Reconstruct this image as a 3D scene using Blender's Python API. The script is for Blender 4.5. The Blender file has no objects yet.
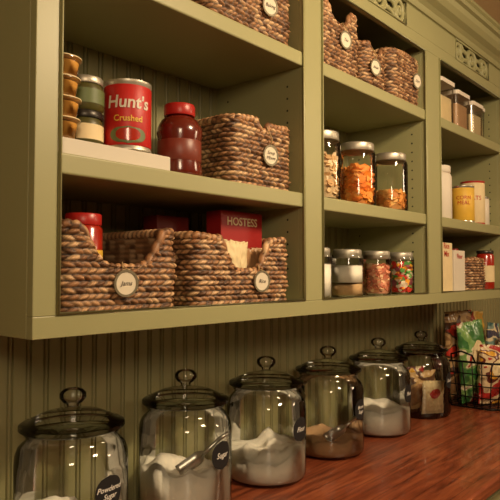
import bpy, bmesh, math, random
from mathutils import Vector, Matrix, noise
random.seed(7)
scene = bpy.context.scene
scene.view_settings.view_transform = 'Standard'
COL = scene.collection
pi = math.pi

# ------------------------------------------------------------------ materials
def s2l(c):
    return tuple((v/255/12.92 if v/255 <= .04045 else ((v/255+.055)/1.055)**2.4) for v in c)
def mat(name, rgb, rough=.5, metal=0, noise_amt=.12, nscale=30, bump=0, bscale=200, spec=.5, coat=0, attr=None, emit=None, sss=0):
    m = bpy.data.materials.new(name); m.use_nodes = True
    nt = m.node_tree; b = nt.nodes['Principled BSDF']
    c = s2l(rgb)
    b.inputs['Roughness'].default_value = rough
    b.inputs['Metallic'].default_value = metal
    b.inputs['Specular IOR Level'].default_value = spec
    b.inputs['Coat Weight'].default_value = coat
    tc = nt.nodes.new('ShaderNodeTexCoord')
    n = nt.nodes.new('ShaderNodeTexNoise'); n.inputs['Scale'].default_value = nscale; n.inputs['Detail'].default_value = 4
    nt.links.new(tc.outputs['Object'], n.inputs['Vector'])
    r = nt.nodes.new('ShaderNodeMapRange')
    r.inputs['To Min'].default_value = 1-noise_amt; r.inputs['To Max'].default_value = 1+noise_amt
    nt.links.new(n.outputs['Fac'], r.inputs['Value'])
    vm = nt.nodes.new('ShaderNodeVectorMath'); vm.operation = 'SCALE'
    if attr:
        a = nt.nodes.new('ShaderNodeAttribute'); a.attribute_name = attr
        nt.links.new(a.outputs['Color'], vm.inputs[0])
    else:
        vm.inputs[0].default_value = c
    nt.links.new(r.outputs['Result'], vm.inputs['Scale'])
    nt.links.new(vm.outputs['Vector'], b.inputs['Base Color'])
    if bump:
        n2 = nt.nodes.new('ShaderNodeTexNoise'); n2.inputs['Scale'].default_value = bscale
        nt.links.new(tc.outputs['Object'], n2.inputs['Vector'])
        bp = nt.nodes.new('ShaderNodeBump'); bp.inputs['Strength'].default_value = bump; bp.inputs['Distance'].default_value = .002
        nt.links.new(n2.outputs['Fac'], bp.inputs['Height']); nt.links.new(bp.outputs['Normal'], b.inputs['Normal'])
    return m
def foilmat(name, cols, scale=9, seed=0):
    """printed foil: irregular blocks of print colours with crinkle bump"""
    m = bpy.data.materials.new(name); m.use_nodes = True
    nt = m.node_tree; b = nt.nodes['Principled BSDF']; b.inputs['Roughness'].default_value=.3; b.inputs['Coat Weight'].default_value=.4
    tc = nt.nodes.new('ShaderNodeTexCoord'); mp=nt.nodes.new('ShaderNodeMapping'); mp.inputs['Location'].default_value=(seed,seed*.7,seed*.3); mp.inputs['Scale'].default_value=(1,.3,1.5)
    nt.links.new(tc.outputs['Object'], mp.inputs['Vector'])
    n = nt.nodes.new('ShaderNodeTexNoise'); n.inputs['Scale'].default_value=scale; n.inputs['Detail'].default_value=1.5; n.inputs['Distortion'].default_value=.6
    nt.links.new(mp.outputs[0], n.inputs['Vector'])
    r = nt.nodes.new('ShaderNodeValToRGB'); r.color_ramp.interpolation='CONSTANT'
    e=r.color_ramp.elements; ps=[0,.47,.56,.63]
    e[0].color=(*s2l(cols[0]),1); e[1].position=ps[1]; e[1].color=(*s2l(cols[1]),1)
    for i in (2,3):
        x=e.new(ps[i]); x.color=(*s2l(cols[i]),1)
    nt.links.new(n.outputs['Fac'], r.inputs['Fac']); nt.links.new(r.outputs['Color'], b.inputs['Base Color'])
    n2 = nt.nodes.new('ShaderNodeTexNoise'); n2.inputs['Scale'].default_value=35; n2.inputs['Detail'].default_value=3
    nt.links.new(tc.outputs['Object'], n2.inputs['Vector'])
    bp = nt.nodes.new('ShaderNodeBump'); bp.inputs['Strength'].default_value=.5; bp.inputs['Distance'].default_value=.008
    nt.links.new(n2.outputs['Fac'], bp.inputs['Height']); nt.links.new(bp.outputs['Normal'], b.inputs['Normal'])
    return m
def glassmat(name, tint=(.9,.95,.9), edge=(.45,.5,.42), ior=1.5, rough=.02, base=.03, pos=.35):
    m = bpy.data.materials.new(name); m.use_nodes = True
    nt = m.node_tree; nt.nodes.clear()
    out = nt.nodes.new('ShaderNodeOutputMaterial')
    tr = nt.nodes.new('ShaderNodeBsdfTransparent'); gl = nt.nodes.new('ShaderNodeBsdfGlossy')
    gl.inputs['Roughness'].default_value = rough
    lw = nt.nodes.new('ShaderNodeLayerWeight'); lw.inputs['Blend'].default_value = .25
    ramp = nt.nodes.new('ShaderNodeValToRGB')
    ramp.color_ramp.elements[0].color = (*tint, 1); ramp.color_ramp.elements[1].color = (*edge, 1)
    ramp.color_ramp.elements[0].position = pos
    nt.links.new(lw.outputs['Facing'], ramp.inputs['Fac']); nt.links.new(ramp.outputs['Color'], tr.inputs['Color'])
    fr = nt.nodes.new('ShaderNodeFresnel'); fr.inputs['IOR'].default_value = ior
    ad = nt.nodes.new('ShaderNodeMath'); ad.operation = 'ADD'; ad.use_clamp = True; ad.inputs[1].default_value = base
    nt.links.new(fr.outputs['Fac'], ad.inputs[0])
    mx = nt.nodes.new('ShaderNodeMixShader')
    nt.links.new(ad.outputs[0], mx.inputs['Fac']); nt.links.new(tr.outputs[0], mx.inputs[1]); nt.links.new(gl.outputs[0], mx.inputs[2])
    nt.links.new(mx.outputs[0], out.inputs['Surface'])
    return m
def woodmat(name):
    m = bpy.data.materials.new(name); m.use_nodes = True
    nt = m.node_tree; b = nt.nodes['Principled BSDF']; b.inputs['Roughness'].default_value = .32
    b.inputs['Coat Weight'].default_value = .2
    tc = nt.nodes.new('ShaderNodeTexCoord')
    mp = nt.nodes.new('ShaderNodeMapping'); mp.inputs['Scale'].default_value = (2.5, 26, 26)
    nt.links.new(tc.outputs['Object'], mp.inputs['Vector'])
    n = nt.nodes.new('ShaderNodeTexNoise'); n.inputs['Scale'].default_value = 2.2; n.inputs['Detail'].default_value = 8; n.inputs['Distortion'].default_value = .8
    nt.links.new(mp.outputs[0], n.inputs['Vector'])
    r = nt.nodes.new('ShaderNodeValToRGB')
    e = r.color_ramp.elements
    e[0].position = .28; e[0].color = (*s2l((92,42,24)), 1); e[1].position = .75; e[1].color = (*s2l((176,100,62)), 1)
    x = e.new(.5); x.color = (*s2l((140,70,42)), 1)
    nt.links.new(n.outputs['Fac'], r.inputs['Fac'])
    br = nt.nodes.new('ShaderNodeTexBrick'); br.inputs['Scale'].default_value = 1
    br.inputs['Brick Width'].default_value = 1.1; br.inputs['Row Height'].default_value = .075
    br.inputs['Mortar Size'].default_value = .0012
    br.inputs['Color1'].default_value = (1,1,1,1); br.inputs['Color2'].default_value = (.72,.68,.66,1); br.inputs['Mortar'].default_value = (.35,.3,.28,1)
    nt.links.new(tc.outputs['Object'], br.inputs['Vector'])
    mx = nt.nodes.new('ShaderNodeMix'); mx.data_type = 'RGBA'; mx.blend_type = 'MULTIPLY'; mx.inputs['Factor'].default_value = 1
    nt.links.new(r.outputs['Color'], mx.inputs['A']); nt.links.new(br.outputs['Color'], mx.inputs['B'])
    nt.links.new(mx.outputs['Result'], b.inputs['Base Color'])
    bp = nt.nodes.new('ShaderNodeBump'); bp.inputs['Strength'].default_value = .15; bp.inputs['Distance'].default_value = .002
    nt.links.new(n.outputs['Fac'], bp.inputs['Height']); nt.links.new(bp.outputs['Normal'], b.inputs['Normal'])
    return m

GREEN = mat('sage_paint', (156,154,110), .42, noise_amt=.04, nscale=8, bump=.04, bscale=300)
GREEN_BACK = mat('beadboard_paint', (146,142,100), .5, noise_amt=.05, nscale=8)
DARKHOLE = mat('dark_recess', (28,26,18), .8)  # near-black; shade of the fretwork cut-outs and pin holes put into the colour
WOOD = woodmat('red_stained_wood')
WALLP = mat('beige_wall_paint', (176,146,114), .8, noise_amt=.03)
CEILP = mat('ceiling_paint', (222,196,164), .85, noise_amt=.03)
FLOORM = mat('floor_tile', (120,92,68), .5)
WEAVE = mat('seagrass_weave', (120,80,50), .5, noise_amt=.3, nscale=260, attr='Col', bump=.3, bscale=500)
PILE = mat('pile_pieces', (200,140,60), .6, noise_amt=.15, nscale=120, attr='Col')
GLASS = glassmat('canister_glass', (.965,.98,.96), (.50,.56,.48), 1.48, base=.03, pos=.45)
GLASS2 = glassmat('jar_glass', (.975,.98,.96), (.5,.54,.46), 1.4, base=.02, pos=.55)
PLAST = glassmat('clear_plastic', (.95,.95,.93), (.8,.8,.75), 1.4, .15, .05)
METAL = mat('brushed_steel', (205,202,194), .3, .9, .05)
LIDM = mat('zinc_lid', (190,184,168), .42, .75, .08)
DARKMETAL = mat('dark_lid_metal', (64,60,54), .35, .6)
TAGW = mat('tag_paper', (222,212,188), .7, noise_amt=.05)
TAGR = mat('tag_rim', (130,122,100), .45, .3)
INK = mat('tag_ink', (60,52,44), .8)
CHALKB = mat('chalkboard_label', (20,20,20), .7)
CHALK = mat('chalk_white', (225,222,212), .9)
FLOUR = mat('flour_powder', (244,238,224), .95, noise_amt=.06, nscale=60, bump=.5, bscale=90)
BROWNSUGAR = mat('brown_sugar', (184,146,106), .95, noise_amt=.15, nscale=80, bump=.6, bscale=150)
RED = mat('red_label', (184,28,22), .45)
REDCAP = mat('red_plastic', (170,34,28), .35)
SAUCE = mat('barbecue_sauce', (96,30,18), .22, coat=.5)
TOMATO = mat('tomato_sauce', (164,38,20), .25, coat=.5)
WHITE = mat('white_plastic', (220,210,192), .5, noise_amt=.03)
RISERW = mat('riser_white', (206,198,182), .55, noise_amt=.03)
CREAM = mat('cream_paper', (226,206,160), .6)
OLIVE = mat('olive_relish', (78,74,34), .35)
GREENLAB = mat('green_label', (96,108,62), .5)
YELLOW = mat('yellow_label', (224,180,64), .5)
ORANGE = mat('peach_fruit', (246,188,92), .35)
TANBAG = mat('tan_foil_bag', (170,130,90), .35)
REDBAG = mat('red_foil_bag', (170,44,38), .35)
F1 = foilmat('printed_foil_red',[(170,40,36),(214,190,150),(96,40,30),(226,170,60)],seed=1)
F2 = foilmat('printed_foil_green',[(62,116,60),(120,160,90),(224,214,180),(170,60,50)],seed=2)
F3 = foilmat('printed_foil_rose',[(158,96,100),(196,150,140),(90,50,60),(220,200,170)],seed=3)
F4 = foilmat('printed_foil_tan',[(150,112,74),(196,160,110),(90,60,40),(200,60,44)],seed=4)
F5 = foilmat('printed_foil_teal',[(60,100,100),(120,150,140),(220,206,170),(60,60,80)],seed=5)
F6 = foilmat('printed_foil_gold',[(206,160,62),(226,196,120),(160,50,40),(90,110,60)],seed=6)
WIRE = mat('black_wire', (26,22,20), .4, .6)
JUTE = mat('jute_string', (168,140,96), .9)

# ------------------------------------------------------------------ mesh helpers
def mk(name, V, F, m, parent=None, smooth=False, loc=(0,0,0), rot=(0,0,0), cols=None, label=None):
    me = bpy.data.meshes.new(name); me.from_pydata([tuple(v) for v in V], [], F); me.update()
    if cols:
        ca = me.color_attributes.new('Col', 'FLOAT_COLOR', 'POINT')
        flat = []
        for c in cols: flat += [c[0], c[1], c[2], 1]
        ca.data.foreach_set('color', flat)
    bm = bmesh.new(); bm.from_mesh(me); bmesh.ops.recalc_face_normals(bm, faces=bm.faces)
    bm.to_mesh(me); bm.free()
    for ml in (m if isinstance(m, (list, tuple)) else [m]): me.materials.append(ml)
    if smooth:
        me.polygons.foreach_set('use_smooth', [True]*len(me.polygons))
    o = bpy.data.objects.new(name, me); COL.objects.link(o)
    o.location = loc; o.rotation_euler = rot
    if parent: o.parent = parent
    if label: o['label'] = label
    return o
def box(name, x0,x1,y0,y1,z0,z1, m, parent=None, bev=.0015, seg=2, **k):
    bm = bmesh.new()
    bmesh.ops.create_cube(bm, size=1)
    for v in bm.verts:
        v.co = Vector(((x0+x1)/2+v.co.x*(x1-x0), (y0+y1)/2+v.co.y*(y1-y0), (z0+z1)/2+v.co.z*(z1-z0)))
    if bev: bmesh.ops.bevel(bm, geom=bm.edges[:], offset=bev, segments=seg, affect='EDGES', profile=.5)
    V = [v.co.copy() for v in bm.verts]; bm.verts.index_update(); F = [[v.index for v in f.verts] for f in bm.faces]; bm.free()
    return mk(name, V, F, m, parent, **k)
def lathe(name, prof, m, parent=None, seg=48, closed=False, smooth=True, **k):
    V=[];F=[]; n=len(prof)
    for i in range(seg):
        a=2*pi*i/seg
        for r,z in prof: V.append((r*math.cos(a), r*math.sin(a), z))
    for i in range(seg):
        j=(i+1)%seg
        for q in range(n-1 if not closed else n):
            q2=(q+1)%n
            F.append((i*n+q, j*n+q, j*n+q2, i*n+q2))
    o = mk(name, V, F, m, parent, smooth, **k)
    bm=bmesh.new(); bm.from_mesh(o.data); bmesh.ops.remove_doubles(bm, verts=bm.verts, dist=1e-6)
    bmesh.ops.recalc_face_normals(bm, faces=bm.faces)
    bm.to_mesh(o.data); bm.free()
    if smooth:
        try: o.data.set_sharp_from_angle(angle=math.radians(50))
        except Exception: pass
    return o
def tube(name, pts, r, m, parent=None, closed=False, seg=8, **k):
    pts=[Vector(p) for p in pts]; n=len(pts); V=[];F=[]
    up=None
    for i,p in enumerate(pts):
        a=pts[(i-1)%n] if (closed or i>0) else p; b=pts[(i+1)%n] if (closed or i<n-1) else p
        t=(b-a).normalized()
        if up is None:
            up = Vector((0,0,1)) if abs(t.z)<.9 else Vector((1,0,0))
        u=(up - t*up.dot(t))
        if u.length<1e-6: u=t.orthogonal()
        u.normalize(); up=u; w=t.cross(u)
        for s in range(seg):
            an=2*pi*s/seg
            V.append(p+u*r*math.cos(an)+w*r*math.sin(an))
    for i in range(n if closed else n-1):
        j=(i+1)%n
        for s in range(seg):
            s2=(s+1)%seg; F.append((i*seg+s, i*seg+s2, j*seg+s2, j*seg+s))
    if not closed:
        F.append(tuple(range(seg))); F.append(tuple((n-1)*seg+s for s in range(seg)))
    return mk(name, V, F, m, parent, True, **k)
def merge(name, objs, parent=None, label=None):
    """join several helper meshes of ONE part into one mesh"""
    V=[];F=[];mats=[];idx=[];sm=[]
    for o in objs:
        off=len(V); M=o.matrix_basis
        V+= [M@v.co for v in o.data.vertices]
        for ml in o.data.materials:
            if ml not in mats: mats.append(ml)
        for p in o.data.polygons:
            F.append([off+i for i in p.vertices]); idx.append(mats.index(o.data.materials[p.material_index])); sm.append(p.use_smooth)
        me=o.data; bpy.data.objects.remove(o); bpy.data.meshes.remove(me)
    o=mk(name,V,F,mats,parent,label=label)
    o.data.polygons.foreach_set('material_index', idx); o.data.polygons.foreach_set('use_smooth', sm)
    return o
def thing(name, loc, label, category, group=None, kind=None, rz=0):
    e=bpy.data.objects.new(name,None); e.empty_display_size=.05; COL.objects.link(e)
    e.location=loc; e.rotation_euler=(0,0,rz); e['label']=label; e['category']=category
    if group: e['group']=group
    if kind: e['kind']=kind
    return e
def tag_top(o,label,category,group=None,kind=None):
    o['label']=label;o['category']=category
    if group:o['group']=group
    if kind:o['kind']=kind
    return o
def copy_thing(e, loc, rz=None, label=None):
    n=e.copy(); COL.objects.link(n); n.location=loc
    if rz is not None: n.rotation_euler=(0,0,rz)
    if label: n['label']=label
    def rec(src,dst):
        for c in src.children:
            cc=c.copy(); COL.objects.link(cc); cc.parent=dst; cc.matrix_parent_inverse=c.matrix_parent_inverse.copy(); rec(c,cc)
    kids=list(e.children)
    for c in kids:
        cc=c.copy(); COL.objects.link(cc); cc.parent=n; rec(c,cc)
    return n
def text(name, body, size, m, parent=None, bendR=None, loc=(0,0,0), rot=(0,0,0), bold=0, shear=0, ztext=0):
    c=bpy.data.curves.new('t','FONT'); c.body=body; c.size=size; c.align_x='CENTER'; c.align_y='CENTER'
    c.offset=bold; c.shear=shear; c.resolution_u=3
    o=bpy.data.objects.new('t',c); COL.objects.link(o)
    dg=bpy.context.evaluated_depsgraph_get(); dg.update()
    me=bpy.data.meshes.new_from_object(o.evaluated_get(dg)); bpy.data.objects.remove(o); bpy.data.curves.remove(c)
    bm=bmesh.new(); bm.from_mesh(me)
    if bendR:
        bmesh.ops.triangulate(bm, faces=bm.faces)
    V=[v.co.copy() for v in bm.verts]; bm.verts.index_update(); F=[[v.index for v in f.verts] for f in bm.faces]; bm.free()
    W=[]
    for v in V:
        if bendR: W.append((bendR*math.sin(v.x/bendR), -bendR*math.cos(v.x/bendR), v.y+ztext))
        else: W.append((v.x,0,v.y+ztext))
    return mk(name,W,F,m,parent,loc=loc,rot=rot)
def cyl_patch(name,R,w,h,zc,m,parent=None,rz=0,ellipse=True,n=24):
    V=[];F=[]
    rows=12
    for i in range(rows+1):
        t=-1+2*i/rows
        ww = w/2*(max(0,1-abs(t)**2.2))**(1/2.2) if ellipse else w/2
        for j in range(n+1):
            x=-ww+2*ww*j/n
            V.append((R*math.sin(x/R),-R*math.cos(x/R),zc+t*h/2))
    for i in range(rows):
        for j in range(n):
            a=i*(n+1)+j; F.append((a,a+1,a+n+2,a+n+1))
    return mk(name,V,F,m,parent,True,rot=(0,0,rz))

# ------------------------------------------------------------------ room
E=1.482
def structure(o): o['kind']='structure'; return o
def beadboard(name,x0,x1,z0,z1,y,m,parent=None,pitch=.042):
    prof=[]
    x=x0
    while x<x1-1e-6:
        for dx,dy in ((0,0),(.0016,.005),(.0036,.005),(.0052,.0),(.0075,-.0016),(.010,0),(.0116,.005),(.0136,.005),(.0152,0)):
            if x+dx<x1: prof.append((x+dx,y+dy))
        x+=pitch
    prof.append((x1,y))
    n=len(prof); V=[(p[0],p[1],z0) for p in prof]+[(p[0],p[1],z1) for p in prof]
    V+=[(x0,y+.009,z0),(x1,y+.009,z0),(x0,y+.009,z1),(x1,y+.009,z1)]
    F=[(i,i+1,n+i+1,n+i) for i in range(n-1)]
    F.append((2*n,2*n+2,2*n+3,2*n+1))
    return mk(name,V,F,m,parent)
XL,XR,YF,ZC=-1.6,4.0,-3.2,2.503
structure(beadboard('wall_back',XL,XR,0,ZC,.0,GREEN_BACK))
structure(box('floor',XL-.1,XR+.1,YF-.1,.1,-.1,0,FLOORM,bev=0))
structure(box('ceiling',XL-.1,XR+.1,YF-.1,.1,ZC,ZC+.1,CEILP,bev=0))
structure(box('wall_left',XL-.1,XL,YF,.1,0,ZC,WALLP,bev=0))
structure(box('wall_right',XR,XR+.1,YF,.1,0,ZC,WALLP,bev=0))
structure(box('wall_front',XL,XR,YF-.1,YF,0,ZC,WALLP,bev=0))

# ------------------------------------------------------------------ wall cabinet
ZB=1.374; ZRT=1.411; ZM=1.687; ZT=2.053; ZH=2.265; YFc=-.33
X0,X1a,X1b,X2a,X2b,X3a,X3b,X4=.4993,.542,1.245,1.322,1.968,2.076,2.74,2.80
cab=thing('wall_cabinet',(0,0,0),'sage green open-shelf wall cabinet with fretwork frieze and crown molding','cabinet')
def B(n,*a,**k): return box(n,*a,GREEN,cab,**k)
B('side_panel',X0,X0+.02,-.31,-.012,ZB,2.40)
B('side_panel',X4-.02,X4,-.31,-.012,ZB,2.40)
B('divider',X1b,X2a,-.311,-.012,ZRT-.02,ZH+.02)
B('divider',X2b,X3a,-.311,-.012,ZRT-.02,ZH+.02)
B('divider',X3b,X4-.02,-.311,-.012,ZRT-.02,ZH+.02)
B('divider',X0+.02,X1a,-.311,-.012,ZRT-.02,ZH+.02)
B('bottom_panel',X0+.02,X4-.02,-.311,-.012,ZB+.012,ZRT-.001)
B('top_panel',X0+.02,X4-.02,-.311,-.012,ZH+.13,ZH+.15)
B('bottom_rail',X0,X4,-.33,-.3105,ZB,ZRT)
for a,b in ((X0,X1a),(X1b,X2a),(X2b,X3a),(X3b,X4)):
    B('stile',a,b,-.33,-.3105,ZRT,ZH)
bays=((X1a,X1b),(X2a,X2b),(X3a,X3b))
for a,b in bays:
    for z in (ZM,ZT):
        B('shelf',a,b,-.327,-.014,z-.037,z,bev=.004,seg=3)
    pb=beadboard('back_panel',a,b,ZRT-.01,ZH+.13,-.014,GREEN_BACK,cab)
    e=.003
    tube('bead_molding',[(a+e,-.331,ZRT+e),(b-e,-.331,ZRT+e),(b-e,-.331,ZH-e),(a+e,-.331,ZH-e)],.0042,GREEN,cab,closed=True)
FH0,FH1=ZH+.040,ZH+.118
FW=.175
cx=[(a+b)/2 for a,b in bays]
B('header',X0,X4,-.33,-.3105,ZH,FH0)
B('header',X0,X4,-.33,-.3105,FH1,2.39)
prev=X0
for c in cx:
    B('header',prev,c-FW,-.33,-.3105,FH0,FH1); prev=c+FW
B('header',prev,X4,-.33,-.3105,FH0,FH1)
for c in cx:
    hb=box('fretwork_shade_panel',c-FW,c+FW,-.300,-.295,FH0,FH1,DARKHOLE,cab)  # dark backing sheet, its colour stands for the shade behind the cut-outs
    zc=(FH0+FH1)/2; parts=[]
    def ring(x,z,rx,rz,r=.0055,n=28):
        parts.append(tube('r',[(x+rx*math.cos(2*pi*i/n),-.322,z+rz*math.sin(2*pi*i/n)) for i in range(n)],r,GREEN,closed=True))
    ring(c,zc,.036,.034,.008); ring(c,zc,.014,.014,.007)
    for s in (-1,1):
        ring(c+s*.075,zc,.034,.018,.008); ring(c+s*.138,zc,.026,.032,.008); ring(c+s*.138,zc,.010,.012,.006)
        for q in (-1,1):
            parts.append(tube('r',[(c+s*(.02+.09*t),-.322,zc+q*(.038-.024*math.sin(pi*t))) for t in [i/12 for i in range(13)]],.0075,GREEN))
            parts.append(tube('r',[(c+s*(.105+.02*t),-.322,zc+q*(.010+.03*t)) for t in (0,.5,1)],.007,GREEN))
        parts.append(tube('r',[(c+s*.108,-.322,zc),(c+s*.116,-.322,zc)],.006,GREEN))
        parts.append(tube('r',[(c+s*.16,-.322,zc),(c+s*.176,-.322,zc)],.006,GREEN))
    parts.append(tube('r',[(c,-.322,zc+.033),(c,-.322,zc+.041)],.006,GREEN))
    parts.append(tube('r',[(c,-.322,zc-.033),(c,-.322,zc-.041)],.006,GREEN))
    merge('fretwork',parts,cab)
    tube('bead_molding',[(c-FW,-.331,FH0),(c+FW,-.331,FH0),(c+FW,-.331,FH1),(c-FW,-.331,FH1)],.003,GREEN,cab,closed=True)
prof=[(-.33,2.385),(-.338,2.386),(-.342,2.394),(-.336,2.399),(-.340,2.408),(-.352,2.418),(-.372,2.428),(-.385,2.444),(-.390,2.462),(-.402,2.466),(-.406,2.476),(-.400,2.486),(-.408,2.491),(-.408,2.5025),(-.02,2.5025),(-.02,2.385)]
n=len(prof); V=[(X0-.07,p[0],p[1]) for p in prof]+[(X4+.07,p[0],p[1]) for p in prof]
mk('crown_molding',V,[(i,(i+1)%n,n+(i+1)%n,n+i) for i in range(n)]+[tuple(range(n)),tuple(range(n,2*n))],GREEN,cab)
for X in (X1b,X2b,X3b):
    V=[];F=[]
    for yy in (-.275,-.06):
        z=ZRT+.05
        while z<ZH-.05:
            if not (ZM-.05<z<ZM+.02 or ZT-.05<z<ZT+.02):
                o0=len(V)
                for i in range(8):
                    a=2*pi*i/8; V.append((X-.0006,yy+.003*math.cos(a),z+.003*math.sin(a)))
                F.append(tuple(range(o0,o0+8)))
            z+=.032
    o=mk('pin_holes',V,F,DARKHOLE,cab); o['kind']='stuff'

# ------------------------------------------------------------------ counter
ZK=.91
wt=box('worktop',-1.2,3.98,-.635,-.009,ZK-.038,ZK,WOOD,bev=.008,seg=4)
tag_top(wt,'red-brown stained wood plank worktop along the beadboard wall','worktop')
bc=thing('base_cabinet',(0,0,0),'sage green painted base cabinet under the wooden worktop','cabinet')
box('body',-1.2,3.98,-.585,-.009,.09,ZK-.0385,GREEN,bc)
box('toe_kick',-1.2,3.98,-.53,-.05,0,.09,DARKHOLE,bc)
for i in range(9):
    a=-1.17+i*.57
    d=box('door',a,a+.54,-.605,-.5855,.12,.84,GREEN,bc,bev=.003)
    lathe('knob',[(0,0),(.006,0),(.006,.012),(.014,.018),(.012,.026),(0,.028)],DARKMETAL,d,seg=16,loc=(a+.48,-.605,.72),rot=(pi/2,0,0))

# ------------------------------------------------------------------ baskets
def rrect(w,d,r,step):
    hw,hd=w/2,d/2; r=min(r,hw*.9,hd*.9)
    segs=[('l',(-hw+r,-hd),(hw-r,-hd),(0,-1)),('a',(hw-r,-hd+r),-pi/2),('l',(hw,-hd+r),(hw,hd-r),(1,0)),('a',(hw-r,hd-r),0),
          ('l',(hw-r,hd),(-hw+r,hd),(0,1)),('a',(-hw+r,hd-r),pi/2),('l',(-hw,hd-r),(-hw,-hd+r),(-1,0)),('a',(-hw+r,-hd+r),pi)]
    L=2*(w-2*r)+2*(d-2*r)+2*pi*r
    N=max(8,int(L/step))
    out=[]
    for i in range(N):
        s=L*i/N; q=s
        for sg in segs:
            if sg[0]=='l':
                (x0,y0),(x1,y1),nn=sg[1],sg[2],sg[3]; l=math.hypot(x1-x0,y1-y0)
                if q<=l:
                    t=q/l if l else 0; out.append((x0+(x1-x0)*t,y0+(y1-y0)*t,nn[0],nn[1],s)); break
            else:
                l=pi*r/2
                if q<=l:
                    a=sg[2]+q/r; out.append((sg[1][0]+r*math.cos(a),sg[1][1]+r*math.sin(a),math.cos(a),math.sin(a),s)); break
            q-=l
    return out,L
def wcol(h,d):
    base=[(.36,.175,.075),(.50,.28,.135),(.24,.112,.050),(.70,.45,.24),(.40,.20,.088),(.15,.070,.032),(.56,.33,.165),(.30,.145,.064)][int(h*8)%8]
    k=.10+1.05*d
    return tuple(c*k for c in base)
def hsh(a,b,c=0):
    return (math.sin(a*12.9898+b*78.233+c*37.7)*43758.5453)%1
def basket(x0,x1,yf,depth,zb,h,label,notch=None,tag=None,tagtext='',seed=0,flare=.0,tagz=None):
    w=x1-x0; xc=(x0+x1)/2
    e=thing('woven_basket',(xc,yf+depth/2,zb),label,'basket','woven seagrass baskets on the cabinet shelves')
    unit=.0175; rowh=.0112
    w-=.016; depth-=.016
    pts,L=rrect(w,depth,.03,.0023)
    NU=max(2,round(L/unit/2)*2); R=max(3,round(h/rowh)); sub=5
    def top(x,y):
        if notch and y<-depth/2+.02 and abs(x)<notch[0]/2:
            t=abs(x)/(notch[0]/2)
            return h-notch[1]*(.5+.5*math.cos(pi*t**2.2))
        return h+.003*math.sin(x*40+seed)
    V=[];C=[];F=[];n=len(pts); rows=R*sub
    H2=h+.003
    for j in range(rows+1):
        z=H2*j/rows; r=min(R-1,int(z/(H2/R)-1e-6)); v=(z/(H2/R))-r
        for (x,y,nx,ny,s) in pts:
            wob=.3*noise.noise(Vector((s*30,r*3.1,seed)))
            ph=s*NU/L+.5*(r%2)+(.7 if r%2 else -.7)*(v-.5)+wob
            uu=ph%1; un=int(ph)%NU
            b=max(0,math.sin(pi*uu))**.55*max(0,math.sin(pi*min(max(v,0),1)))**.6
            hs=hsh(un,r,seed)
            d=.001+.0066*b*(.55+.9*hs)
            tp=top(x,y); zz=min(z,tp)
            fl=flare*(zz/h)+.004*math.sin(pi*zz/h)+.004*noise.noise(Vector((s*9,z*20,seed)))
            V.append((x+nx*(d+fl),y+ny*(d+fl),zz))
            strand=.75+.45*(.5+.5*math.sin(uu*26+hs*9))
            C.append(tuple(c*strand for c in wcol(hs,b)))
    for j in range(rows):
        for i in range(n):
            i2=(i+1)%n
            a,b_,c_,d_=j*n+i,j*n+i2,(j+1)*n+i2,(j+1)*n+i
            if V[a][2]>=V[d_][2]-1e-7 and V[b_][2]>=V[c_][2]-1e-7: continue
            F.append((a,b_,c_,d_))
    o0=len(V); st=4; ip=pts[::st]; m2=len(ip); ir=R*2
    for j in range(ir+1):
        z=.004+(h-.004)*j/ir
        for (x,y,nx,ny,s) in ip:
            d=-.006+.002*(j%2)
            fl=flare*(z/h)
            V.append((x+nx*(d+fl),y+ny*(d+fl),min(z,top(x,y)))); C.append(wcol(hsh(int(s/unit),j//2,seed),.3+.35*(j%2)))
    for j in range(ir):
        for i in range(m2):
            i2=(i+1)%m2; F.append((o0+j*m2+i,o0+j*m2+i2,o0+(j+1)*m2+i2,o0+(j+1)*m2+i))
    F.append(tuple(o0+i for i in range(m2)))
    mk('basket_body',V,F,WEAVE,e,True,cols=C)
    V=[];C=[];F=[]; sg=12; ipp=pts[::1]; n=len(ipp)
    P=[Vector((x+nx*(flare-.001),y+ny*(flare-.001),top(x,y)-.003)) for (x,y,nx,ny,s) in ipp]
    NR=max(2,round(L/.015))
    for i,(x,y,nx,ny,s) in enumerate(ipp):
        t=(P[(i+1)%n]-P[i-1]).normalized(); u=Vector((nx,ny,0)); w_=t.cross(u).normalized()
        for k_ in range(sg):
            a=2*pi*k_/sg; q=(s*NR/L+k_/sg)%1; b=max(0,math.sin(pi*q))**.5
            rr=.0055+.004*b
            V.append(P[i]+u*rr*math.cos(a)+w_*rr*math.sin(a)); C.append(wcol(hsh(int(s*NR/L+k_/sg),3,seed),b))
    for i in range(n):
        j=(i+1)%n
        for k_ in range(sg):
            k2=(k_+1)%sg; F.append((i*sg+k_,i*sg+k2,j*sg+k2,j*sg+k_))
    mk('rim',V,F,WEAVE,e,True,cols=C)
    yfront=-depth/2-.015-flare
    if tag is not None:
        tx=tag-xc; tz=tagz if tagz else h*.32; R_=.0245
        tg=lathe('tag',[(0,-.0006),(R_,-.0006),(R_,.0008),(0,.0008)],TAGW,e,seg=40,smooth=False,loc=(tx,yfront-.002,tz),rot=(pi/2+.05,0,-.12),label='round cream paper tag with metal rim')
        lathe('tag_rim',[(R_-.0035,-.001),(R_+.001,-.001),(R_+.001,.002),(R_-.0035,.002)],TAGR,tg,seg=40,closed=True)
        if tagtext: text('tag_lettering',tagtext,.0125,INK,tg,loc=(0,0,.0018),rot=(-pi/2,0,0),shear=.3)
        topz=top(tx,-depth/2)
        tube('tag_string',[(tx,yfront-.003,tz+R_-.003),(tx+.003,yfront-.004,(tz+topz)/2+.01),(tx-.004,yfront+.003,topz-.002),(tx,yfront+.010,topz+.008)],.0016,JUTE,e)
    return e
D=.285
basket(.556,.832,-.320,D,ZRT,.158,'brown woven seagrass basket with scooped front holding sauce jars',notch=(.205,.075),tag=.685,tagtext='Jams',seed=1,tagz=.052)
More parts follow.
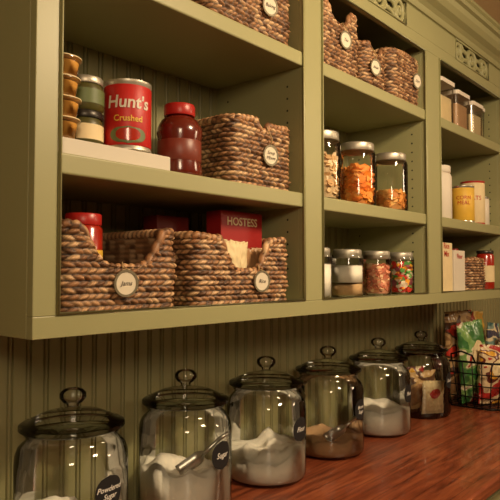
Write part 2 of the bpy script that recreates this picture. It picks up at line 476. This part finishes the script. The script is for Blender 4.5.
basket(.868,1.205,-.320,D,ZRT,.152,'brown woven seagrass basket with scooped front holding snack packets',notch=(.18,.075),tag=1.075,tagtext='Rice',seed=2,tagz=.052)
basket(1.000,1.240,-.302,.25,ZM,.165,'square brown woven seagrass basket with round tag beside a sauce bottle',notch=(.05,.02),tag=1.130,tagtext='Soup\nMixes',seed=3,tagz=.082)
basket(.925,1.236,-.305,D,ZT,.17,'brown woven seagrass basket with round tag on the top shelf',tag=1.125,tagtext='Baking',seed=4,tagz=.085)
basket(.570,.880,-.300,D,ZT,.17,'brown woven seagrass basket on the top shelf near the cabinet end',seed=5)
basket(1.330,1.560,-.315,D,ZT,.190,'tall brown woven seagrass basket with round tag on the top shelf',notch=(.13,.05),tag=1.455,tagtext='Tea',seed=6,tagz=.095)
basket(1.578,1.725,-.315,D,ZT,.14,'narrow brown woven seagrass basket with round tag on the top shelf',notch=(.09,.03),tag=1.625,tagtext='Nuts',seed=7,tagz=.06)
basket(1.742,1.958,-.318,D,ZT,.165,'brown woven seagrass basket with round tag beside the cabinet divider',tag=1.905,tagtext='Dips',seed=8,tagz=.085)
basket(2.42,2.62,-.300,.26,ZRT,.13,'small brown woven seagrass basket beside a cream packet',seed=9)

# ------------------------------------------------------------------ bay one contents
RH=.034
riser=box('riser_board',.548,.818,-.30,-.06,ZM,ZM+RH,RISERW,bev=.003)
tag_top(riser,'white riser board under cans on the middle shelf','shelf riser')
ZR=ZM+RH+.0005
def fruit_cup(loc):
    e=thing('fruit_cup',loc,'clear plastic fruit cup with peach pieces stacked on the riser','fruit cup','stacked fruit cups on the riser board')
    lathe('cup',[(0,0),(.025,0),(.028,.002),(.033,.031),(.037,.033),(.037,.035)],PLAST,e,seg=36)
    lathe('fruit',[(0,.002),(.0245,.002),(.0272,.004),(.0315,.029),(.02,.031),(0,.030)],ORANGE,e,seg=28)
    lathe('film_lid',[(0,.0351),(.037,.0351),(.037,.0368),(0,.0368)],CREAM,e,seg=36)
    return e
fc=fruit_cup((.582,-.266,ZR))
for i in range(1,4): copy_thing(fc,(.582+.002*(i%2),-.266,ZR+.0371*i))
def small_jar(loc,r,h,body,lab,lid,label,name='preserve_jar',rz=0,words=None,group=None,cap=.014):
    e=thing(name,loc,label,'jar',group,rz=rz)
    lathe('glass_body',[(0,0),(r*.9,0),(r,.005),(r,h-.02-cap*.4),(r*.86,h-cap),(0,h-cap)],body,e,seg=36)
    lathe('lid',[(0,h-cap),(r*.93,h-cap),(r*.95,h-cap*.9),(r*.95,h-.002),(r*.9,h),(0,h)],lid,e,seg=36)
    if lab:
        cyl_patch('paper_label',r+.0006,r*4.2,h*.42,h*.4,lab,e,ellipse=False)
        if words: text('lettering',words,h*.16,WHITE if lab!=WHITE and lab!=CREAM else INK,e,bendR=r+.0014,ztext=h*.4)
    return e
j=small_jar((.657,-.232,ZR),.0355,.070,OLIVE,CREAM,DARKMETAL,'short jar of olive relish with cream label on the riser',rz=-.6)
j2=small_jar((.658,-.232,ZR+.0705),.0355,.066,OLIVE,GREENLAB,LIDM,'short jar of relish with green label stacked on another jar',rz=-.6)
small_jar((.760,-.125,ZR),.032,.100,OLIVE,None,DARKMETAL,'dark jar standing behind the cans on the riser')
small_jar((.655,-.125,ZR),.030,.17,SAUCE,None,LIDM,'dark tall jar standing behind the stacked jars')
can=thing('tomato_can',(.744,-.252,ZR),'large red tin of tomatoes with white lettering on the riser','can',rz=-.62)
r=.0480;h=.140
pr=[(0,0),(r-.003,0),(r,.002),(r,.006),(r-.0015,.008)]
pr+=[(r-.0015,h-.008),(r,h-.006),(r,h),(r-.002,h),(r-.003,h-.004),(0,h-.004)]
lathe('tin',pr,LIDM,can,seg=56)
lathe('paper_label',[(r-.001,.010),(r-.0004,.011),(r-.0004,h-.011),(r-.001,h-.010)],RED,can,seg=56)
text('lettering',"Hunt's",.034,WHITE,can,bendR=r+.0006,ztext=.094,bold=.0007,shear=.1)
text('lettering',"Crushed",.017,YELLOW,can,bendR=r+.0006,ztext=.062,bold=.0003)
cyl_patch('label_picture',r+.0004,.075,.034,.030,GREENLAB,can)
cyl_patch('label_picture',r+.0008,.05,.026,.031,TOMATO,can)
bt=thing('sauce_bottle',(.876,-.262,ZM),'brown-red barbecue sauce bottle with red cap','bottle',rz=-.7)
SC=1.08
lathe('bottle_body',[(a*SC,b*SC) for a,b in [(0,0),(.040,0),(.0445,.004),(.046,.012),(.0435,.03),(.0435,.075),(.046,.088),(.045,.10),(.036,.116),(.027,.122),(.0255,.124),(0,.124)]],SAUCE,bt,seg=48)
lathe('cap',[(.028,.1345),(.033,.1345),(.034,.137),(.034,.155),(.032,.159),(0,.159),(0,.135)],REDCAP,bt,seg=40)
lathe('paper_label',[(.0437*SC,.034),(.0443*SC,.035),(.0443*SC,.078),(.0437*SC,.079)],mat('brown_label',(118,50,34),.4),bt,seg=48)
small_jar((.842,-.13,ZM),.028,.12,SAUCE,GREENLAB,DARKMETAL,'small dark jar with green label behind the sauce bottle')
small_jar((.655,-.235,ZRT+.006),.036,.178,TOMATO,YELLOW,REDCAP,'jar of red tomato sauce with red lid inside the basket',rz=-.5,cap=.022)
small_jar((.600,-.150,ZRT+.006),.034,.185,TOMATO,None,REDCAP,'jar of tomato sauce with red lid deeper in the basket',cap=.02)
small_jar((.72,-.12,ZRT+.006),.036,.13,SAUCE,None,DARKMETAL,'dark sauce jar deeper in the basket',cap=.02)
def carton(x0,x1,y0,y1,z0,z1,m,label,words=None,wm=None,size=.03,name='food_box',rz=0):
    xc,yc=(x0+x1)/2,(y0+y1)/2; w,d,h=x1-x0,y1-y0,z1-z0
    e=thing(name,(xc,yc,z0),label,'box',rz=rz)
    box('carton',-w/2,w/2,-d/2,d/2,0,h,m,e,bev=.0015)
    box('flap',-w/2+.002,w/2-.002,-d/2+.002,d/2*.1,h,h+.0008,m,e,bev=0)
    if words:
        text('lettering',words,size,wm,e,loc=(0,-d/2-.0008,h-size*.9),bold=.0005)
    return e
carton(1.035,1.188,-.235,-.185,ZRT+.006,ZRT+.222,mat('crimson_carton',(154,28,26),.5),'red cardboard snack box standing in the basket','HOSTESS',CREAM,.028)
carton(.90,1.00,-.16,-.11,ZRT+.006,ZRT+.205,mat('maroon_carton',(110,30,24),.5),'dark red cardboard box standing in the basket')
def bag(name,loc,w,h,t,m,label,rz=0,tilt=(0,0),seed=0,cat='bag',group=None,emblem=None,crinkle=.006):
    e=thing(name,loc,label,cat,group,rz=rz); e.rotation_euler=(tilt[0],tilt[1],rz)
    V=[];F=[];nx,nz=26,34
    def P(u,v,side):
        th=(max(0,1-abs(u)**3))**.5*(max(0,math.sin(pi*min(max((v-.05)/.9,0),1))))**.5
        nn=noise.noise(Vector((u*2.2+seed,v*4,side*3+seed)))
        n2=noise.noise(Vector((u*6+seed,v*9,side*3+seed)))
        fold=noise.noise(Vector((u*3+seed,v*14,side*5+seed)))*(1-th)*.5
        y=side*(t/2*th*(1+.25*nn)+.0006)+(n2*crinkle*(.3+th))+fold*crinkle*2*math.sin(pi*min(1,max(0,v)))
        topw=.004*math.sin(u*22+seed) if v>.95 else 0
        return (u*w/2*(1-.07*math.sin(pi*v)*(1+.4*noise.noise(Vector((v*8,seed,0))))),y+topw,v*h+(.006*noise.noise(Vector((u*4,seed,1))) if v>.9 else 0))
    for side in (-1,1):
        for j in range(nz+1):
            for i in range(nx+1): V.append(P(-1+2*i/nx,j/nz,side))
    N=(nx+1)*(nz+1)
    for s in range(2):
        for j in range(nz):
            for i in range(nx):
                a=s*N+j*(nx+1)+i; F.append((a,a+1,a+nx+2,a+nx+1))
    for j in range(nz):
        for i in (0,nx):
            a=j*(nx+1)+i; F.append((a,a+nx+1,N+a+nx+1,N+a))
    for i in range(nx):
        for j in (0,nz):
            a=j*(nx+1)+i; F.append((a,a+1,N+a+1,N+a))
    mk('bag_film',V,F,m,e,True)
    if emblem:
        V=[];F=[]
        for j in range(13):
            for i in range(21):
                a=2*pi*i/20; rr=j/12
                p=P(.5*rr*math.cos(a),.62+.14*rr*math.sin(a)+.04*rr*math.cos(a),-1); V.append((p[0],p[1]-.0022,p[2]))
        for j in range(12):
            for i in range(20):
                a=j*21+i; F.append((a,a+1,a+22,a+21))
        mk('printed_label',V,F,emblem,e,True)
    return e
bag('seasoning_packet',(1.048,-.268,ZRT+.008),.075,.140,.014,CREAM,'cream paper seasoning packet leaning in the basket',rz=-.15,tilt=(-.05,.06),seed=3,crinkle=.003)
bag('seasoning_packet',(1.130,-.268,ZRT+.008),.075,.125,.014,TANBAG,'tan seasoning packet leaning in the basket',rz=.1,tilt=(-.05,-.06),seed=5,crinkle=.003)

# ------------------------------------------------------------------ storage jars
def storage_jar(loc,r,h,label,group,lid=LIDM):
    e=thing('storage_jar',loc,label,'jar',group)
    s=h*.80
    lathe('glass_body',[(0,0),(r*.92,0),(r*.99,.004),(r,.012),(r,s),(r*.96,s+.010),(r*.84,s+.020),(r*.82,h-.022)],GLASS2,e,seg=48)
    lathe('lid',[(0,h-.003),(r*.70,h-.003),(r*.80,h),(r*.88,h-.002),(r*.90,h-.005),(r*.90,h-.024),(r*.88,h-.026),(r*.86,h-.024),(r*.84,h-.008),(0,h-.008)],lid,e,seg=48,label='metal screw lid')
    return e
def powder(name,loc,r,h,m,label,cat,amp=.012,seed=0,slope=0,kind='stuff'):
    V=[];F=[];nr,ns=14,40
    for i in range(nr+1):
        rr=r*i/nr
        for j in range(ns):
            a=2*pi*j/ns; x,y=rr*math.cos(a),rr*math.sin(a)
            z=h+amp*noise.noise(Vector((x*18+seed,y*18,seed)))*2+amp*.5*noise.noise(Vector((x*60+seed,y*60,seed)))+slope*x
            V.append((x,y,max(z,.008)))
    for i in range(nr):
        for j in range(ns):
            j2=(j+1)%ns; F.append((i*ns+j,i*ns+j2,(i+1)*ns+j2,(i+1)*ns+j))
    o0=len(V)
    for j in range(ns):
        a=2*pi*j/ns; V.append((r*math.cos(a),r*math.sin(a),0))
    for j in range(ns):
        j2=(j+1)%ns; F.append((nr*ns+j,nr*ns+j2,o0+j2,o0+j))
    F.append(tuple(range(o0,o0+ns)))
    o=mk(name,V,F,m,None,True,loc=loc); tag_top(o,label,cat,kind=kind); return o
def pile(name,loc,r,h,n,size,pal,label,cat,seed=0,flat=.3,core=True):
    rnd=random.Random(seed); V=[];F=[];C=[]
    pal=[s2l(c) for c in pal]
    if core:
        ns=20; rc=r-size*.55; hc=h-size*.5
        for z in (0.001,hc):
            for j in range(ns):
                a=2*pi*j/ns; V.append((rc*math.cos(a),rc*math.sin(a),z)); C.append(tuple(c*.6 for c in pal[0]))
        for j in range(ns):
            j2=(j+1)%ns; F.append((j,j2,ns+j2,ns+j))
        F.append(tuple(range(ns,2*ns))); F.append(tuple(range(ns)))
    for k in range(n):
        a=rnd.random()*2*pi
        if rnd.random()<.72: rr=(r-size*.42)*(1-.08*rnd.random()); z=size*.4+(h-size*.4)*rnd.random()
        else: rr=(r-size*.5)*math.sqrt(rnd.random()); z=h-size*.3+size*.4*rnd.random()
        c=Vector((rr*math.cos(a),rr*math.sin(a),z))
        s=size*(.7+.5*rnd.random())/2
        M=Matrix.Rotation(a+pi/2,3,'Z')@Matrix.Rotation(rnd.uniform(.6,2.4),3,'X')@Matrix.Rotation(rnd.uniform(0,pi),3,'Z')
        col=rnd.choice(pal); o0=len(V)
        m6=6
        for zz,sc in ((-flat*.5,.9),(flat*.5,1)):
            for q in range(m6):
                an=2*pi*q/m6
                p=M@Vector((s*sc*math.cos(an)*(1+.2*rnd.random()),s*sc*math.sin(an),s*zz*(1+.3*math.cos(2*an))))
                p=c+p; l=math.hypot(p.x,p.y)
                if l>r: p.x*=r/l; p.y*=r/l
                p.z=max(p.z,.001)
                V.append(p); C.append(col)
        F.append(tuple(range(o0,o0+m6))); F.append(tuple(range(o0+m6,o0+2*m6)))
        for q in range(m6):
            q2=(q+1)%m6; F.append((o0+q,o0+q2,o0+m6+q2,o0+m6+q))
    o=mk(name,V,F,PILE,None,False,loc=loc,cols=C); tag_top(o,label,cat,kind='stuff'); return o

G1='lidded glass jars on the middle shelf'
sj=storage_jar((1.415,-.262,ZM),.059,.195,'tall glass jar of pale snacks with metal lid','%s'%G1)
copy_thing(sj,(1.614,-.262,ZM),label='tall glass jar of orange crackers with metal lid')
copy_thing(sj,(1.828,-.262,ZM),label='tall glass jar of orange cereal with metal lid')
pile('pretzels',(1.415,-.262,ZM+.005),.056,.12,280,.020,[(232,200,150),(206,166,116),(240,216,180)],'pale brown pretzel pieces inside the glass jar','snack',1)
pile('crackers',(1.614,-.262,ZM+.005),.056,.112,280,.026,[(244,152,58),(226,130,48),(248,180,90)],'orange cheese crackers inside the glass jar','cracker',2)
pile('cereal',(1.828,-.262,ZM+.005),.056,.060,180,.020,[(232,160,76),(210,136,66),(240,190,110)],'orange cereal pieces low inside the glass jar','cereal',3)
G2='short lidded glass jars on the lower shelf'
s2=storage_jar((1.385,-.262,ZRT),.048,.142,'short glass jar of white flour with metal lid',G2)
copy_thing(s2,(1.555,-.262,ZRT),label='short glass jar of white and brown grains with metal lid')
copy_thing(s2,(1.732,-.262,ZRT),label='short glass jar of pinkish nut mix with metal lid')
copy_thing(s2,(1.894,-.262,ZRT),label='short glass jar of multicoloured candy with metal lid')
powder('flour',(1.385,-.262,ZRT+.005),.0455,.09,FLOUR,'white flour inside the short glass jar','flour',.004)
powder('oats',(1.555,-.262,ZRT+.005),.0455,.034,mat('oat_flakes',(206,172,126),.9,noise_amt=.15,nscale=90),'pale brown oats inside the short glass jar','oats',.003)
powder('sugar',(1.555,-.262,ZRT+.043),.0455,.050,FLOUR,'white sugar layer over oats in the glass jar','sugar',.003)
pile('nut_mix',(1.732,-.262,ZRT+.005),.0455,.088,240,.016,[(236,166,130),(220,136,110),(244,204,160),(200,120,90)],'pinkish brown nut mix inside the short jar','nuts',5,flat=.6)
pile('coloured_candy',(1.894,-.262,ZRT+.005),.0455,.098,260,.018,[(222,60,46),(90,160,76),(250,180,60),(246,234,210),(150,80,90)],'multicoloured candy inside the short jar','candy',6,flat=.7)

# ------------------------------------------------------------------ bay three contents
def clear_box(loc,w,d,h,m,fill,label,rz=0):
    e=thing('clear_food_container',loc,label,'container','clear lidded containers on the top shelf',rz=rz)
    for nm,ww,dd,z0,z1,mm in (('container_body',w,d,0,h-.016,PLAST),('lid',w+.006,d+.006,h-.0155,h,WHITE),('contents',w-.008,d-.008,.003,fill,m)):
        p,L=rrect(ww,dd,.014,.004); n=len(p)
        V=[(q[0]*(.94 if z0==0 else 1),q[1]*(.94 if z0==0 else 1),z0) for q in p]+[(q[0],q[1],z1) for q in p]
        if nm=='contents': V=[(v[0]*.93,v[1]*.93,v[2]) for v in V]
        F=[(i,(i+1)%n,n+(i+1)%n,n+i) for i in range(n)]+[tuple(range(n))]+([tuple(range(n,2*n))] if nm!='container_body' else [])
        mk(nm,V,F,mm,e)
    return e
clear_box((2.20,-.262,ZT),.13,.10,.165,CREAM,.10,'clear lidded plastic container of cream pasta')
clear_box((2.355,-.262,ZT),.13,.10,.15,BROWNSUGAR,.10,'clear lidded plastic container of brown grains')
clear_box((2.51,-.262,ZT),.12,.10,.140,CREAM,.09,'squat clear lidded plastic container of pale cereal')
clear_box((2.65,-.22,ZT),.12,.10,.165,CREAM,.12,'tall clear lidded plastic container of pale cereal')
tb=thing('white_canister',(2.225,-.255,ZM),'tall white plastic canister with rounded shoulder','canister')
lathe('canister_body',[(0,0),(.05,0),(.053,.004),(.053,.165),(.047,.178),(.044,.18),(0,.18)],WHITE,tb,seg=40)
lathe('lid',[(0,.1805),(.047,.1805),(.049,.183),(.049,.205),(.046,.208),(0,.208)],WHITE,tb,seg=40)
def tin(loc,r,h,m,label,rz=0,lid=METAL,words=None,wm=None,name='food_can'):
    e=thing(name,loc,label,'can',rz=rz)
    lathe('tin',[(0,0),(r,0),(r,.004),(r-.001,.006),(r-.001,h-.006),(r,h-.004),(r,h),(r-.002,h),(r-.003,h-.003),(0,h-.003)],lid,e,seg=36)
    lathe('paper_label',[(r-.001,.008),(r,.009),(r,h-.009),(r-.001,h-.008)],m,e,seg=36)
    if words: text('lettering',words,h*.14,wm,e,bendR=r+.001,ztext=h*.6)
    return e
tin((2.335,-.22,ZM),.034,.11,SAUCE,'dark labelled tin beside the white canister')
tin((2.335,-.22,ZM+.1105),.034,.06,REDBAG,'small red labelled tin stacked on a dark tin')
tin((2.435,-.270,ZM),.046,.15,YELLOW,'yellow and white labelled round tin on the middle shelf',rz=-1.1,words='CORN\nMEAL',wm=RED)
tin((2.565,-.262,ZM),.05,.185,CREAM,'cream labelled round tin with red lid on the middle shelf',rz=-1.1,lid=REDCAP,words='OATS',wm=RED)
tin((2.68,-.25,ZM),.04,.13,WHITE,'white labelled tin at the cabinet end')
carton(2.14,2.25,-.30,-.24,ZRT,ZRT+.185,CREAM,'cream cardboard packet with red lettering on the lower shelf','Rice\nMix',RED,.03)
carton(2.29,2.40,-.29,-.23,ZRT,ZRT+.16,WHITE,'white cardboard packet on the lower shelf','Flour',RED,.026)
small_jar((2.52,-.18,ZRT+.006),.035,.17,SAUCE,None,REDCAP,'dark red sauce bottle standing in the small basket')
small_jar((2.68,-.27,ZRT),.038,.17,TOMATO,CREAM,DARKMETAL,'red sauce jar with cream label at the cabinet end')

# ------------------------------------------------------------------ counter canisters
GC='large glass canisters lined up on the worktop'
def canister(loc,label):
    e=thing('glass_canister',loc,label,'canister',GC)
    R_=.113
    outer=[(0,0),(.094,0),(.104,.003),(.110,.010),(R_,.022),(R_,.192),(.1115,.208),(.106,.222),(.097,.231),(.091,.237),(.090,.243),(.094,.247),(.0965,.251),(.094,.2555),(.086,.2555)]
    lathe('glass_body',outer,GLASS,e,seg=72)
    lid=[(0,.262),(.080,.2595),(.086,.2562),(.102,.2562),(.106,.259),(.1055,.265),(.099,.269),(.089,.271),(.078,.278),(.058,.286),(.035,.291),(.018,.293),(.012,.297),(.0125,.303),(.020,.307),(.027,.316),(.0265,.326),(.019,.333),(.009,.336),(0,.336)]
    lathe('glass_lid',lid,GLASS,e,seg=72,label='glass lid with round knob')
    return e
yc=-.135
CX=[.700,1.015,1.325,1.640,1.968,2.32]
labs=['Powdered\nSugar','Sugar','Flour','Brown\nSugar','Flour','Snacks']
desc=['large clear glass canister with knob lid holding powdered sugar','large clear glass canister with knob lid holding sugar and a scoop','large clear glass canister with knob lid holding white flour','large clear glass canister with knob lid holding brown sugar and scoop','large clear glass canister with knob lid half full of flour','large clear glass canister with knob lid holding snack packets']
base=canister((CX[0],yc,ZK),desc[0])
cans=[base]+[copy_thing(base,(CX[i],yc,ZK),label=desc[i]) for i in range(1,6)]
for i,c in enumerate(cans):
    lb=cyl_patch('chalk_label',.1142,.066,.066,.147,CHALKB,c,rz=.10); lb['label']='black oval chalkboard label with white writing'
    text('lettering',labs[i],.0145 if '\n' in labs[i] else .018,CHALK,lb,bendR=.1150,ztext=.147,shear=.3,bold=.0002)
RP=.1085
powder('powdered_sugar',(CX[0],yc,ZK+.010),RP,.066,FLOUR,'white powdered sugar inside the glass canister','sugar',.016,1,slope=-.25)
powder('sugar',(CX[1],yc,ZK+.010),RP,.090,FLOUR,'white sugar heaped inside the glass canister','sugar',.022,2,slope=-.25)
powder('flour',(CX[2],yc,ZK+.010),RP,.070,FLOUR,'white flour heaped inside the glass canister','flour',.018,3,slope=.10)
powder('brown_sugar',(CX[3],yc,ZK+.010),RP,.042,BROWNSUGAR,'light brown sugar low inside the glass canister','sugar',.010,4)
powder('flour',(CX[4],yc,ZK+.010),RP,.080,FLOUR,'white flour inside the glass canister','flour',.010,5)
def scoop(loc,rot,label):
    e=thing('scoop',loc,label,'scoop'); e.rotation_euler=rot
    V=[];F=[]; ns=12; nl=8
    for t in (0,.0012):
        for i in range(nl+1):
            x=.07*i/nl; rr=(.022-t)*(1 if i>1 else (.4,.85)[i])
            for j in range(ns+1):
                a=pi+pi*j/ns; V.append((x,rr*math.cos(a),rr*math.sin(a)))
    N=(nl+1)*(ns+1)
    for s in range(2):
        for i in range(nl):
            for j in range(ns):
                a=s*N+i*(ns+1)+j; F.append((a,a+1,a+ns+2,a+ns+1))
    for j in range(ns): a=nl*(ns+1)+j; F.append((a,a+1,N+a+1,N+a))
    F.append(tuple(range(ns+1)))
    mk('bowl',V,F,METAL,e,True)
    tube('handle',[(0,0,-.006),(-.02,0,-.003),(-.05,0,.002),(-.075,0,.001)],.005,METAL,e)
    return e
# the bowl end is local +x, the handle rises the other way
scoop((CX[1]-.005,yc-.065,ZK+.150),(0,.50,pi-.45),'steel scoop resting in the sugar')
scoop((CX[3]+.0,yc-.060,ZK+.092),(0,.40,pi-.45),'steel scoop resting in the brown sugar')
PB='snack packets inside the glass canister'
bag('snack_packet',(CX[5]-.02,yc-.055,ZK+.012),.11,.13,.026,CREAM,'cream snack packet inside the glass canister',rz=-.45,tilt=(0,.05),seed=8,group=PB,emblem=REDBAG)
bag('snack_packet',(CX[5]+.005,yc-.005,ZK+.012),.14,.16,.026,F4,'tan snack packet inside the glass canister',rz=-.45,tilt=(0,-.05),seed=9,group=PB)
bag('snack_packet',(CX[5]+.03,yc+.045,ZK+.012),.10,.17,.026,F1,'red snack packet inside the glass canister',rz=-.45,tilt=(0,0),seed=10,group=PB)

# ------------------------------------------------------------------ wire basket with bags
wb=thing('wire_basket',(2.72,-.235,ZK),'black wire basket filled with snack bags on the worktop','basket')
def loop(w,d,r,z):
    p,L=rrect(w,d,r,.02); return [(q[0],q[1],z) for q in p]
WT,DT,WB_,DB,HB=.43,.33,.35,.26,.20
parts=[tube('w',loop(WT,DT,.07,HB),.0045,WIRE,closed=True),tube('w',loop(WB_,DB,.05,.005),.004,WIRE,closed=True)]
for k in (.25,.5,.75):
    parts.append(tube('w',loop(WB_+(WT-WB_)*k,DB+(DT-DB)*k,.06,HB*k),.0026,WIRE,closed=True))
lo,_=rrect(WB_,DB,.05,.032)
for q in lo:
    a=Vector((q[0],q[1],.005)); b=Vector((q[0]*WT/WB_,q[1]*DT/DB,HB)); parts.append(tube('w',[a,b],.0024,WIRE,seg=6))
for i in range(-4,5):
    parts.append(tube('w',[(i*.035,-DB/2,.005),(i*.035,DB/2,.005)],.0018,WIRE,seg=6))
merge('wire_frame',parts,wb)
for s in (-1,1):
    tube('handle',[(s*WT/2,-.05,HB),(s*(WT/2+.015),-.045,HB+.03),(s*(WT/2+.02),0,HB+.045),(s*(WT/2+.015),.045,HB+.03),(s*WT/2,.05,HB)],.004,WIRE,wb)
GB='snack bags in the wire basket'
RZ=-.3
bag('snack_bag',(2.640,-.298,ZK+.012),.16,.25,.065,F1,'red foil snack bag in the wire basket',rz=RZ,tilt=(.0,.08),seed=11,group=GB,emblem=CREAM,crinkle=.010)
bag('snack_bag',(2.795,-.312,ZK+.012),.15,.30,.060,F3,'rose foil snack bag in the wire basket',rz=-.1,tilt=(0,.10),seed=13,group=GB,emblem=CREAM,crinkle=.010)
bag('snack_bag',(2.655,-.225,ZK+.012),.17,.35,.065,F2,'green foil snack bag in the wire basket',rz=RZ,tilt=(0,-.08),seed=12,group=GB,emblem=CREAM,crinkle=.010)
bag('snack_bag',(2.820,-.240,ZK+.012),.14,.33,.060,F5,'teal foil snack bag in the wire basket',rz=0,tilt=(0,.12),seed=16,group=GB,emblem=YELLOW,crinkle=.010)
bag('snack_bag',(2.665,-.155,ZK+.012),.18,.390,.060,F4,'tall tan foil snack bag in the wire basket',rz=RZ,tilt=(0,-.02),seed=15,group=GB,emblem=REDBAG,crinkle=.010)
bag('snack_bag',(2.825,-.170,ZK+.012),.14,.38,.060,F6,'gold foil snack bag in the wire basket',rz=0,tilt=(0,.04),seed=14,group=GB,emblem=REDBAG,crinkle=.010)

# ------------------------------------------------------------------ lights
def area(name,loc,tgt,size,power,col):
    l=bpy.data.lights.new(name,'AREA'); l.energy=power; l.size=size; l.color=col
    o=bpy.data.objects.new(name,l); COL.objects.link(o); o.location=loc
    o.rotation_euler=(Vector(tgt)-Vector(loc)).to_track_quat('-Z','Y').to_euler(); return o
area('ceiling_light',(1.3,-1.5,2.46),(1.4,-.5,1.0),.3,38,(1,.75,.47))
area('room_fill',(-.9,-2.5,2.3),(1.2,0,1.3),.5,21,(1,.77,.50))  # added camera-side fill, brightens the worktop and jars under the cabinet
area('right_light',(3.2,-2.2,2.3),(2.4,0,1.3),.4,12,(1,.75,.47))  # area lamp at upper right, aimed at the third bay
w=bpy.data.worlds.new('world'); scene.world=w; w.use_nodes=True
w.node_tree.nodes['Background'].inputs[0].default_value=(1,.8,.6,1); w.node_tree.nodes['Background'].inputs[1].default_value=.05

# ------------------------------------------------------------------ camera
cd=bpy.data.cameras.new('camera'); cam=bpy.data.objects.new('camera',cd); COL.objects.link(cam)
cd.sensor_width=36; cd.lens=43.2; cd.clip_start=.01
cam.location=(0,-1.23,E)
th=math.radians(2.2); ya=math.radians(41.1)
f=Vector((math.cos(ya)*math.cos(th),math.sin(ya)*math.cos(th),math.sin(th)))
cam.rotation_euler=f.to_track_quat('-Z','Y').to_euler()
scene.camera=cam
